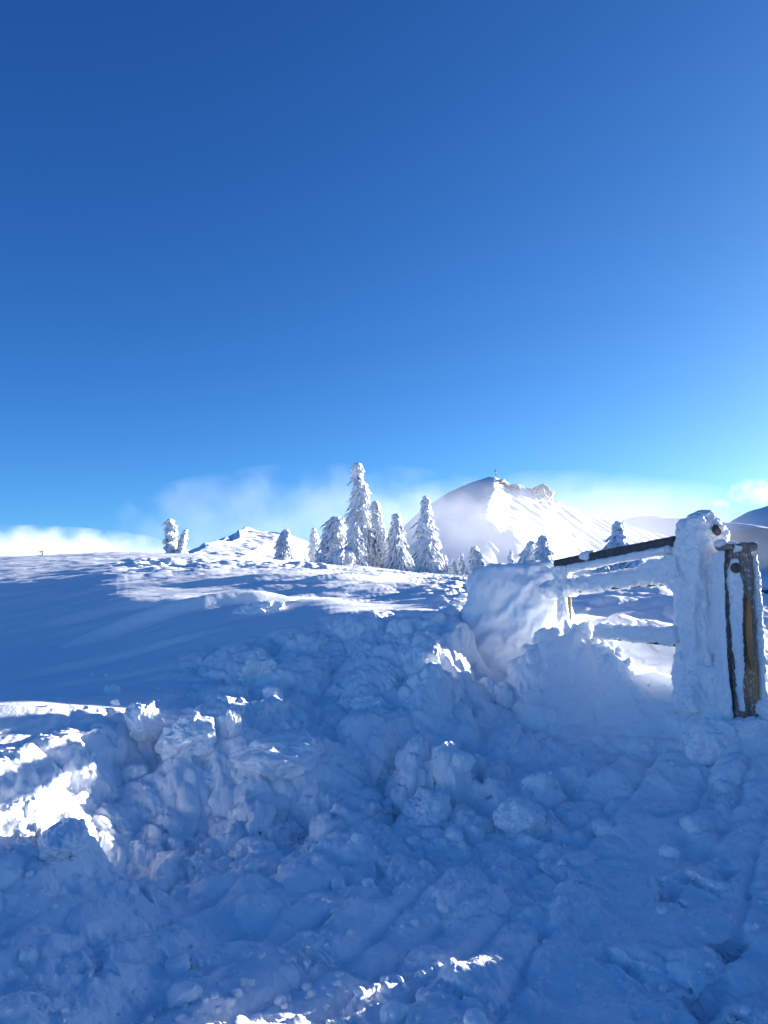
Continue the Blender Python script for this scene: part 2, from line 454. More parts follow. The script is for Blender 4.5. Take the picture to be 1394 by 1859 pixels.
def build_ground():
    # azimuths: fine in the view, coarse elsewhere
    azf = np.radians(np.linspace(-31, 31, 980))
    azm = np.radians(np.concatenate([np.linspace(-60, -31, 110)[:-1]]))
    azn = np.radians(np.linspace(31, 75, 160)[1:])
    azb = np.radians(np.linspace(75, 300, 90)[1:-1])
    az = np.concatenate([azm, azf, azn, azb])
    r1 = np.exp(np.linspace(math.log(1.2), math.log(2.6), 40)[:-1])
    r2 = np.exp(np.linspace(math.log(2.6), math.log(11), 620)[:-1])
    r3 = np.exp(np.linspace(math.log(11), math.log(70), 420)[:-1])
    r4 = np.exp(np.linspace(math.log(70), math.log(400), 50)[:-1])
    r5 = np.exp(np.linspace(math.log(400), math.log(15000), 24))
    r = np.concatenate([r1, r2, r3, r4, r5])
    A, Rr = np.meshgrid(az, r)
    X = (Rr * np.sin(A)).ravel(); Y = (Rr * np.cos(A)).ravel()
    Z = np.empty_like(X)
    step = 400000
    for k in range(0, len(X), step):
        Z[k:k + step] = height(X[k:k + step], Y[k:k + step])
    n_near = len(az) * (len(r1) + len(r2))
    G = np.stack([X[:n_near], Y[:n_near], Z[:n_near]], 1).reshape(-1, len(az), 3)
    gu = np.gradient(G, axis=0); gv = np.gradient(G, axis=1)
    N = np.cross(gv, gu); N /= np.linalg.norm(N, axis=2, keepdims=True) + 1e-12
    steep = sstep(.25, .75, 1 - N[..., 2]).ravel()
    sel = np.where(steep > .02)[0]
    Pn = G.reshape(-1, 3)[sel]
    d = .12 * noise3(Pn * 3.1) + .06 * noise3(Pn * 6.3 + 5) + .03 * noise3(Pn * 14) + .012 * noise3(Pn * 33)
    D3 = N.reshape(-1, 3)[sel] * (d * steep[sel])[:, None]
    X[sel] += D3[:, 0]; Y[sel] += D3[:, 1]; Z[sel] += D3[:, 2]
    fr = np.clip((Rr.ravel() - 400) / 3000, 0, 1)
    Z = Z - fr * 120
    n = len(az); m = len(r)
    ii = np.arange(m - 1)[:, None] * n + np.arange(n)[None, :]
    jj = np.arange(m - 1)[:, None] * n + (np.arange(n)[None, :] + 1) % n
    Q = np.stack([ii, ii + n, jj + n, jj], -1).reshape(-1, 4)[:, ::-1]
    V = np.stack([X, Y, Z], 1)
    V = np.concatenate([V, [[0, 0, 0]]])
    T = np.stack([np.arange(n), (np.arange(n) + 1) % n, np.full(n, len(V) - 1)], 1)[:, ::-1]
    o = mesh_obj('snow_ground', V, [Q, T], M_GROUND)
    tag(o, 'wind rippled white snow covering the ground, trampled in front', kind='structure')
    return o
build_ground()

# ------------------------------------------------------------------ shape builders
def ico(sub):
    bm = bmesh.new(); bmesh.ops.create_icosphere(bm, subdivisions=sub, radius=1.0)
    V = np.array([v.co[:] for v in bm.verts]); T = np.array([[v.index for v in f.verts] for f in bm.faces]); bm.free()
    return V, T
ICO = {k: ico(k) for k in (2, 3, 4, 5, 6)}

def chunk(size, seed, sub=4, planes=9, amp=.08, freq=1.6, crust=.12):
    """an angular lump of broken snow: a rounded polyhedron roughened by noise; size = half extents"""
    rs = np.random.RandomState(seed)
    D, T = ICO[sub]
    n = rs.normal(size=(planes, 3)); n /= np.linalg.norm(n, axis=1, keepdims=True)
    off = rs.uniform(.62, 1.0, planes)
    c = D @ n.T
    r = np.where(c > .05, off / np.maximum(c, .05), 9)
    k = 9.0
    rr = -np.log(np.exp(-k * r).sum(1) + np.exp(-k * 1.05)) / k
    V = D * rr[:, None]
    V = V + D * (amp * 1.3 * fbm3(V * freq + seed * 3.7, 4) + amp * crust * fbm3(V * freq * 3.1 + seed, 4) * 1.6)[:, None]
    return V * np.array(size), T

def rot_z(V, a):
    c, s_ = math.cos(a), math.sin(a)
    return np.stack([V[:, 0] * c - V[:, 1] * s_, V[:, 0] * s_ + V[:, 1] * c, V[:, 2]], 1)

def tube(P, RA, RB, nseg=24, sub=1, up=(0, 0, 1), power=2.0, close=True):
    """closed tube along the points P; RA across, RB along 'up' of the section; superellipse section"""
    P = np.asarray(P, float); RA = np.asarray(RA, float); RB = np.asarray(RB, float)
    if sub > 1:
        t = np.arange(len(P)); tt = np.linspace(0, len(P) - 1, (len(P) - 1) * sub + 1)
        P = np.stack([np.interp(tt, t, P[:, k]) for k in range(3)], 1); RA = np.interp(tt, t, RA); RB = np.interp(tt, t, RB)
    tan = np.gradient(P, axis=0); tan /= np.linalg.norm(tan, axis=1, keepdims=True)
    upv = np.tile(np.array(up, float), (len(P), 1))
    A = np.cross(tan, upv); A /= np.linalg.norm(A, axis=1, keepdims=True) + 1e-9
    B = np.cross(A, tan)
    th = np.linspace(0, 2 * math.pi, nseg, endpoint=False)
    c = np.cos(th); s_ = np.sin(th)
    k = (np.abs(c) ** power + np.abs(s_) ** power) ** (-1 / power)
    ring = P[:, None, :] + (A * RA[:, None])[:, None, :] * (c * k)[None, :, None] + (B * RB[:, None])[:, None, :] * (s_ * k)[None, :, None]
    m = len(P)
    V = ring.reshape(-1, 3)
    ii = np.arange(m - 1)[:, None] * nseg + np.arange(nseg)[None, :]
    jj = np.arange(m - 1)[:, None] * nseg + (np.arange(nseg)[None, :] + 1) % nseg
    Q = np.stack([ii, jj, jj + nseg, ii + nseg], -1).reshape(-1, 4)
    T = None
    if close:
        V = np.concatenate([V, P[:1], P[-1:]])
        a = np.arange(nseg); b = (a + 1) % nseg
        T = np.concatenate([np.stack([b, a, np.full(nseg, m * nseg)], 1), np.stack([(m - 1) * nseg + a, (m - 1) * nseg + b, np.full(nseg, m * nseg + 1)], 1)])
    return V, Q, T

def roughen(V, centre_line, amp, freq, stretch=(1, 1, 1), oct=4):
    """push points away from a line by noise"""
    C = np.asarray(centre_line)
    d = V - C
    n = np.linalg.norm(d, axis=1, keepdims=True) + 1e-6
    f = fbm3(V * freq * np.array(stretch), oct)
    return V + d / n * (amp * f)[:, None] * np.minimum(n / (amp * 2), 1)

def closest_on(V, P):
    P = np.asarray(P); best = np.full(len(V), 1e9); out = np.zeros_like(V)
    for a, b in zip(P[:-1], P[1:]):
        e = b - a; t = np.clip(((V - a) @ e) / (e @ e), 0, 1)
        c = a + t[:, None] * e; d = np.linalg.norm(V - c, axis=1)
        k = d < best; best[k] = d[k]; out[k] = c[k]
    return out

def rime_tube(name, mat, parent, P, RA, RB, amp=.02, freq=9, nseg=40, sub=24, up=(0, 0, 1), power=2.4, stretch=(1, 1, 1), org=None):
    P = np.asarray([list(p) for p in P], float)
    if org is not None: P = P - np.array(org)
    V, Q, T = tube(P, RA, RB, nseg, sub, up, power)
    cl = closest_on(V, P)
    V = roughen(V, cl, amp, freq, stretch)
    if mat is M_RIME: V = roughen(V, cl, amp * .45, freq * 3.3, tuple(.5 + .5 * q for q in stretch), 3)
    mb = MB(); mb.add(V, Q, T)
    return mb.build(name, mat, parent)

# ------------------------------------------------------------------ fence
fx, fy = at(1340, 1315, 6.35)[:2]
fence_org = Vector((fx, fy, ground_z(fx, fy)))
fence = empty('wooden_fence', fence_org)
tag(fence, 'rime coated wooden fence with thick end posts and three rails beside the trench', 'fence')
FO = fence_org

def fpt(px, py, Y): return at(px, py, Y)

# big post wrapped in rime
YP = 6.72
core = rime_tube('post', M_WOOD, fence, [fpt(1274, 1262, YP) + Vector((0, 0, -.25)), fpt(1274, 1100, YP), fpt(1272, 950, YP)], [.11] * 3, [.11] * 3, .006, 20, 20, 10, (0, 1, 0), 5, (1, 1, .1), FO)
rows = [(1285, 1274, 50), (1255, 1272, 43), (1200, 1270, 39), (1100, 1270, 39), (1040, 1270, 39), (1000, 1271, 39), (972, 1272, 37), (953, 1272, 36), (946, 1273, 31), (937, 1272, 25), (930, 1271, 16), (926, 1270, 4)]
Pp = [fpt(cx, py, YP) for py, cx, hw in rows]
hw = [h * YP / F_PX for _, _, h in rows]
rime_tube('rime_crust', M_RIME, core, Pp, [h * .95 for h in hw], hw, .085, 6.0, 110, 18, (1, 0, 0), 2.8, (1, 1, .30), FO)
# shoulder lump and the knob high on its right side
V, T = chunk((.10, .12, .10), 21, 5, 8, .16, 2.2)
c0 = np.array(fpt(1247, 968, YP - .02) - FO)
mb = MB(); mb.add(V + c0, None, T)
for k, (px, py, dy, sx, sz, sd) in enumerate([(1296, 958, -.06, .07, .09, 22), (1240, 1010, 0, .08, .2, 23), (1245, 1150, .02, .09, .25, 24), (1290, 1230, -.12, .1, .12, 25), (1303, 985, -.02, .06, .1, 26), (1232, 1048, .02, .10, .14, 27), (1236, 1092, .02, .07, .16, 28), (1237, 1200, .03, .08, .13, 29), (1262, 945, -.10, .09, .07, 30)]):
    V, T = chunk((sx, .1, sz), sd, 5, 8, .18, 2.2)
    mb.add(V + np.array(fpt(px, py, YP + dy) - FO), None, T)
mb.build('rime_lump', M_RIME, core)
V, Q, T = tube([fpt(1298, 957, YP - .12) - FO, fpt(1303, 966, YP - .2) - FO], [.03, .03], [.035, .035], 20, 4)
mb = MB(); mb.add(V, Q, T); mb.build('peg', M_DARKWOOD, fence)

# bare timber post at the end
YW = 6.35
wb = fpt(1353, 1330, YW); wt = fpt(1337, 996, YW)
def timber_box(name, mat, parent, a, b, wx, wy, bev=.012, seg=30, amp=.004):
    a = np.array(a - FO); b = np.array(b - FO)
    return rime_tube(name, mat, parent, [Vector(a) + FO, Vector(b) + FO], [wy, wy], [wx, wx], amp, 14, 48, seg, (1, 0, 0), 9, (1, 1, .12), FO)
def wood_patch_mat():
    m, nt, b = new_mat('split_timber'); L = nt.links
    tc = nt.nodes.new('ShaderNodeTexCoord')
    mp = nt.nodes.new('ShaderNodeMapping'); mp.inputs['Scale'].default_value = (26, 26, 1.3)
    n = nt.nodes.new('ShaderNodeTexNoise'); n.inputs['Scale'].default_value = 1.6; n.inputs['Detail'].default_value = 9; n.inputs['Roughness'].default_value = 0.72
    L.new(tc.outputs['Object'], mp.inputs['Vector']); L.new(mp.outputs[0], n.inputs['Vector'])
    r = nt.nodes.new('ShaderNodeValToRGB')
    r.color_ramp.elements[0].position = .32; r.color_ramp.elements[0].color = (.06, .05, .042, 1)
    r.color_ramp.elements[1].position = .7; r.color_ramp.elements[1].color = (.31, .27, .24, 1)
    L.new(n.outputs['Fac'], r.inputs[0])
    # bare orange wood where the bark was torn off
    mp2 = nt.nodes.new('ShaderNodeMapping'); mp2.inputs['Scale'].default_value = (9, 9, 1.6)
    n2 = nt.nodes.new('ShaderNodeTexNoise'); n2.inputs['Scale'].default_value = 1.1; n2.inputs['Detail'].default_value = 4
    L.new(tc.outputs['Object'], mp2.inputs['Vector']); L.new(mp2.outputs[0], n2.inputs['Vector'])
    r2 = nt.nodes.new('ShaderNodeValToRGB')
    r2.color_ramp.elements[0].position = .50; r2.color_ramp.elements[0].color = (0, 0, 0, 1)
    r2.color_ramp.elements[1].position = .66; r2.color_ramp.elements[1].color = (1, 1, 1, 1)
    L.new(n2.outputs['Fac'], r2.inputs[0])
    mx = nt.nodes.new('ShaderNodeMixRGB'); mx.inputs[2].default_value = (.50, .24, .085, 1)
    L.new(r2.outputs[0], mx.inputs[0]); L.new(r.outputs[0], mx.inputs[1])
    # frost sticking in patches
    n3 = nt.nodes.new('ShaderNodeTexNoise'); n3.inputs['Scale'].default_value = 60; n3.inputs['Detail'].default_value = 8; n3.inputs['Roughness'].default_value = .75
    mp3 = nt.nodes.new('ShaderNodeMapping'); mp3.inputs['Scale'].default_value = (1, 1, .45)
    L.new(tc.outputs['Object'], mp3.inputs['Vector']); L.new(mp3.outputs[0], n3.inputs['Vector'])
    r3 = nt.nodes.new('ShaderNodeValToRGB')
    r3.color_ramp.elements[0].position = .55; r3.color_ramp.elements[0].color = (0, 0, 0, 1)
    r3.color_ramp.elements[1].position = .64; r3.color_ramp.elements[1].color = (1, 1, 1, 1)
    L.new(n3.outputs['Fac'], r3.inputs[0])
    mx2 = nt.nodes.new('ShaderNodeMixRGB'); mx2.inputs[2].default_value = (.8, .82, .85, 1)
    L.new(r3.outputs[0], mx2.inputs[0]); L.new(mx.outputs[0], mx2.inputs[1])
    L.new(mx2.outputs[0], b.inputs['Base Color'])
    bp = nt.nodes.new('ShaderNodeBump'); bp.inputs['Distance'].default_value = .008
    L.new(n.outputs['Fac'], bp.inputs['Height']); L.new(bp.outputs[0], b.inputs['Normal'])
    b.inputs['Roughness'].default_value = .8
    return m
M_SPLIT = wood_patch_mat()
post2 = timber_box('post', M_SPLIT, fence, wb + Vector((0, 0, -.2)), wt, .098, .08)
post2['label'] = 'bare brown timber end post with snow plastered down its middle'
# snow plastered on its front and on the right edge
def strip(px_py, hw_px, dy, mat=M_RIME, name='rime_crust', parent=post2, thick=.045, amp=.02, freq=11):
    P = [fpt(px, py, YW + dy) for px, py in px_py]
    return rime_tube(name, mat, parent, P, [thick] * len(P), [h * YW / F_PX for h in hw_px], amp, freq, 56, 22, (1, 0, 0), 2.3, (1, 1, .5), FO)
strip([(1331, 1015), (1333, 1050), (1335, 1100), (1339, 1150), (1341, 1200), (1343, 1250), (1346, 1290)], [5, 12, 10, 8, 6, 5, 3], -.088, amp=.04)
strip([(1366, 1008), (1370, 1050), (1373, 1100), (1376, 1160), (1379, 1230), (1382, 1300)], [4, 6, 7, 8, 6, 5], -.02, thick=.07, amp=.05)
strip([(1309, 1000), (1308, 1060), (1310, 1120), (1314, 1200), (1321, 1290), (1324, 1330)], [2, 2, 3, 3, 5, 9], -.03, thick=.06, amp=.045)
strip([(1357, 1085), (1358, 1110), (1360, 1150), (1362, 1190), (1364, 1215)], [1.5, 5, 6.5, 5, 1.5], -.096, M_WOOD_OR, 'bare_wood', post2, .022, .006, 20)
rime_tube('rime_crust', M_RIME, fence, [fpt(1301, 1004, 6.55), fpt(1302, 1060, 6.55), fpt(1304, 1120, 6.55), fpt(1307, 1200, 6.5), fpt(1312, 1320, 6.45)], [.12] * 5, [.036, .04, .04, .036, .05], .04, 8, 48, 24, (1, 0, 0), 2.4, (1, 1, .4), FO)
# cross piece lying on the post top, with snow
V, Q, T = tube([fpt(1308, 992, YW) - FO, fpt(1366, 994, YW) - FO], [.10, .09], [.034, .038], 28, 20, power=3)
V = roughen(V, closest_on(V, np.array([fpt(1308, 992, YW) - FO, fpt(1366, 994, YW) - FO])), .02, 16)
mb = MB(); mb.add(V, Q, T); cap = mb.build('cap_piece', M_SPLIT, post2)
rime_tube('rime_crust', M_RIME, cap, [fpt(1306, 986, YW), fpt(1325, 988, YW), fpt(1350, 988, YW)], [.11, .1, .05], [.03, .02, .01], .025, 14, 40, 16, (0, 0, 1), 2.2, (1, 1, 1), FO)
rime_tube('rime_crust', M_RIME, cap, [fpt(1333, 996, YW - .1), fpt(1345, 997, YW - .1)], [.03, .02], [.03, .02], .02, 16, 30, 10, (0, 0, 1), 2.2, (1, 1, 1), FO)
# sawn end of a rail poking through
V, Q, T = tube([fpt(1336, 1031, YW - .06) - FO, fpt(1336, 1031, YW - .155) - FO], [.042, .042], [.042, .042], 28, 4)
mb = MB(); mb.add(V, Q, T); mb.build('rail_end', M_WOOD, post2)

# rails
def rail(name, pts, ra, rb, mat, **k):
    return rime_tube(name, mat, fence, [fpt(*p) for p in pts], ra, rb, org=FO, **k)
top = rail('rail', [(1226, 983, 6.75), (1120, 1003, 7.4), (1012, 1024, 8.25)], [.05] * 3, [.048] * 3, M_DARKWOOD, amp=.006, freq=12, nseg=28, sub=30, power=3)
top['label'] = 'dark top rail with frost along its underside'
rime_tube('rime_crust', M_RIME, top, [fpt(1215, 998, 6.74), fpt(1120, 1016, 7.38), fpt(1016, 1036, 8.2)], [.058] * 3, [.036, .034, .045], .016, 10, 36, 40, (0, 0, 1), 2.4, (1, 1, 1), FO)
rime_tube('snow_cap', M_RIME, top, [fpt(1076, 1008, 7.72), fpt(1066, 1010, 7.8), fpt(1058, 1012, 7.88)], [.06, .07, .05], [.05, .06, .04], .02, 12, 30, 14, (0, 0, 1), 2.2, (1, 1, 1), FO)
midr = rail('rail', [(1236, 1054, 6.75), (1120, 1063, 7.4), (1000, 1076, 8.3)], [.034] * 3, [.034] * 3, M_WOOD, amp=.008, freq=14, nseg=28, sub=30, power=4)
rime_tube('snow_cap', M_RIME, midr, [fpt(1240, 1031, 6.72), fpt(1200, 1040, 6.9), fpt(1160, 1047, 7.15), (fpt(1090, 1057, 7.6)), fpt(1040, 1065, 8.0), fpt(998, 1070, 8.35)], [.10, .09, .085, .085, .09, .12], [.16, .115, .092, .086, .084, .09], .05, 8, 52, 26, (0, 0, 1), 2.3, (1, 1, 1), FO)
lowr = rail('rail', [(1236, 1168, 6.75), (1160, 1160, 7.15), (1090, 1154, 7.7)], [.034] * 3, [.03] * 3, M_WOOD, amp=.008, freq=14, nseg=28, sub=30, power=4)
rime_tube('snow_cap', M_RIME, lowr, [fpt(1238, 1156, 6.72), fpt(1180, 1152, 7.0), fpt(1130, 1149, 7.35), fpt(1090, 1146, 7.7)], [.09] * 4, [.085, .072, .072, .08], .045, 9, 44, 30, (0, 0, 1), 2.3, (1, 1, 1), FO)
fp = rime_tube('post', M_WOOD, fence, [fpt(1028, 1125, 8.1), fpt(1026, 1040, 8.15)], [.05, .05], [.05, .05], .012, 14, 24, 20, (1, 0, 0), 5, (1, 1, .2), FO)
rime_tube('rime_crust', M_RIME, fp, [fpt(1022, 1130, 8.05), fpt(1020, 1085, 8.05), fpt(1018, 1030, 8.1)], [.06, .05, .09], [.05, .045, .09], .05, 9, 40, 26, (1, 0, 0), 2.3, (1, 1, .5), FO)

# snow drift wall at the far end of the fence
def block(name, centre, half, seed, amp, power, label, cat, mat=M_SNOW, group=None, rz=0.0, shear=0.0, sub=6, freq=2.2, parent=None, lean=0.0):
    D, T = ICO[sub]
    k = (np.abs(D) ** power).sum(1) ** (-1 / power)
    V = D * k[:, None] * np.array(half)
    V = V + D * (amp * fbm3(V * freq + seed * 5.1, 4) + amp * .3 * fbm3(V * freq * 4 + seed, 4))[:, None]
    V[:, 2] += shear * V[:, 0]
    V[:, 1] += lean * V[:, 2]
    V = rot_z(V, rz)
    o = mesh_obj(name, V, T, mat, parent, True, centre)
    if label: tag(o, label, cat, group)
    return o
c = at(938, 1115, 8.9)
block('snow_wall', (c.x, c.y, c.z - .12), (.58, .30, .70), 3, .15, 5, 'tall blocky wall of wind packed snow standing behind the trench', 'snow wall', rz=-.30, shear=.10, freq=2.0, lean=.28)

# ------------------------------------------------------------------ snow blocks and lumps
def snow_block(px, py, Y, half, seed, label, group=None, rz=None, sink=.35, sub=6, amp=.24, name='snow_block', tilt=0.0, planes=12):
    p = at(px, py, Y)
    g = ground_z(p.x, p.y)
    V, T = chunk(half, seed, sub, planes, amp, 1.9)
    V = rot_z(V, seed * 1.7 if rz is None else rz)
    if tilt:
        c_, s_ = math.cos(tilt), math.sin(tilt)
        V = np.stack([V[:, 0] * c_ + V[:, 2] * s_, V[:, 1], -V[:, 0] * s_ + V[:, 2] * c_], 1)
    sink = min(sink + .05, .62); z = g + V[:, 2].max() * (1 - 2 * sink)
    o = mesh_obj(name, V, T, M_SNOW, None, True, (p.x, p.y, max(z, p.z - .02) if sink < 0 else z))
    tag(o, label, 'snow block', group)
    return o
BIG = [
 (118, 1492, 4.3, (.12, .28, .10), 32, 'long sunlit snow slab lying below the bright bank on the left', .35, .35),
 (255, 1312, 5.9, (.16, .2, .17), 34, 'upright snow block with bright right side, at the left rim of the path', .2, .4),
 (335, 1330, 5.75, (.22, .2, .17), 35, 'cracked wide snow block with white top, second from the left rim', .25, .45),
 (415, 1302, 5.95, (.09, .1, .2), 36, 'narrow pointed snow spike standing between two wide blocks', 0, .3),
 (500, 1330, 5.8, (.34, .24, .17), 37, 'big smooth topped snow slab with one bright end', .15, .5),
 (320, 1442, 5.0, (.06, .06, .06), 38, 'small round snowball with a sunlit side below the cracked block', 0, .2),
 (628, 1268, 7.1, (.11, .11, .12), 39, 'rounded snow lump crowning the mound in the middle', 0, .35),
 (672, 1290, 7.0, (.16, .15, .15), 40, 'snow lump with a bright crest on the right of the mound top', .4, .45),
 (775, 1425, 5.55, (.22, .19, .2), 41, 'large pale snow lump on the path below the mound', .7, .4),
 (948, 1450, 5.3, (.19, .14, .12), 42, 'flat topped snow block lying alone on the path', .1, .35),
 (895, 1215, 7.75, (.16, .2, .2), 43, 'sunlit snow block at the mouth of the trench', .4, .45),
 (918, 1222, 7.55, (.10, .1, .13), 44, 'small bright snow block leaning at the trench mouth', .8, .4),
 (870, 1160, 8.1, (.10, .1, .13), 45, 'bright snow chunk stuck to the left lip of the trench', .3, .4),
 (1062, 1115, 7.78, (.10, .09, .11), 46, 'jagged snow lump on the hump in front of the fence', .3, .4),
 (1027, 1110, 7.84, (.035, .06, .10), 47, 'thin upright snow flake beside the far fence post', .2, .25),
 (985, 1142, 7.86, (.10, .08, .09), 52, 'bright broken snow chunk on the ridge at the right trench edge', .6, .4),
 (1100, 1130, 7.52, (.10, .07, .07), 53, 'white snow chunk on the ridge where the low rail enters it', .1, .4),
 (470, 1175, 7.6, (.24, .2, .2), 48, 'round shaded snow boulder on the slope left of the middle bank', .9, .45),
 (470, 1112, 10.1, (.34, .16, .13), 49, 'sunlit snow slab around a hollow at the upper left of the bank', .3, .45),
 (1350, 1322, 6.2, (.17, .09, .10), 54, 'small crumbly snow pile at the foot of the bare timber post', .1, .35),
 (1388, 1318, 6.3, (.10, .10, .09), 55, 'snow lump at the right picture edge beside the timber post foot', .3, .4),
 (1290, 1275, 6.2, (.26, .16, .2), 50, 'smooth snow heap against the foot of the rime covered post', .2, .5),
]
for px, py, Y, half, seed, label, rz, sink in BIG:
    snow_block(px, py, Y, half, seed, label, None, rz, sink)

for k, (px, py, Y, hs) in enumerate([(957, 1152, 7.9, .07), (972, 1132, 7.9, .06), (1004, 1124, 7.87, .06), (1042, 1104, 7.82, .06), (1078, 1110, 7.72, .055), (1122, 1140, 7.45, .05), (1140, 1172, 7.3, .05)]):
    snow_block(px, py, Y, (hs, hs * .8, hs * .9), 140 + k, 'small jagged chunk of snow on the crest right of the trench', 'small snow chunks along the crest right of the trench', None, .2, 4)
rs = np.random.RandomState(11)
protos = []
for k in range(8):
    V, T = chunk((1, rs.uniform(.7, 1), rs.uniform(.6, .85)), 60 + k, 4, 8, .13, 1.9)
    me_o = mesh_obj('snow_lump', V, T, M_SNOW)
    protos.append(me_o.data); bpy.data.objects.remove(me_o)
spots = []
while len(spots) < 38:
    px = rs.uniform(20, 1330); py = rs.uniform(1290, 1840)
    u, v = px_dir(px, py)
    Y = 1.45 / max(-v, .05)
    if Y > 7.2 or (px > 1150 and py < 1400): continue
    dens = 1.0 if (py < 1600 and px < 1000) else .45
    if rs.rand() > dens: continue
    if any((abs(px - q[0]) + abs(py - q[1])) < 45 for q in spots): continue
    spots.append((px, py, Y))
for k, (px, py, Y) in enumerate(spots):
    u, v = px_dir(px, py); x = u * Y; y = Y
    sz = rs.uniform(.03, .10) * (1.15 if py < 1500 else .8)
    o = bpy.data.objects.new('snow_lump', protos[k % 8]); COL.objects.link(o)
    o.location = (x, y, ground_z(x, y) + sz * .25)
    o.scale = (sz, sz, sz); o.rotation_euler = (0, 0, rs.uniform(0, 6.28))
    tag(o, 'loose lump of snow lying on the trampled path', 'snow lump', 'loose snow lumps on the path')

# crumbs of snow: nobody could count them
mb = MB(); Dv, Dt = ICO[2]
n = 0
cand = 0
XS = []; 
while len(XS) < 900:
    px = rs.uniform(-60, 1450); py = rs.uniform(1240, 1859)
    u, v = px_dir(px, py); Y = 1.5 / max(-v, .08)
    if Y > 8.2 or Y < 2.6: continue
    x = u * Y
    if noise2(np.array([x * 1.1]), np.array([Y * 1.1]), 90)[0] < rs.uniform(-.35, .35): continue
    XS.append((x, Y))
XS = np.array(XS); ZS = height(XS[:, 0], XS[:, 1])
for k in range(len(XS)):
    r_ = .006 + .02 * rs.rand() ** 3
    V = Dv * (1 + .7 * noise3(Dv * 1.7 + k * 1.3))[:, None] * r_ * np.array([1, rs.uniform(.7, 1.2), rs.uniform(.6, 1)])
    mb.add(V + np.array([XS[k, 0], XS[k, 1], ZS[k] + r_ * .3]), None, Dt)
cr = mb.build('snow_crumbs', M_SNOW)
tag(cr, 'fine crumbs of snow strewn over the trampled path', kind='stuff')

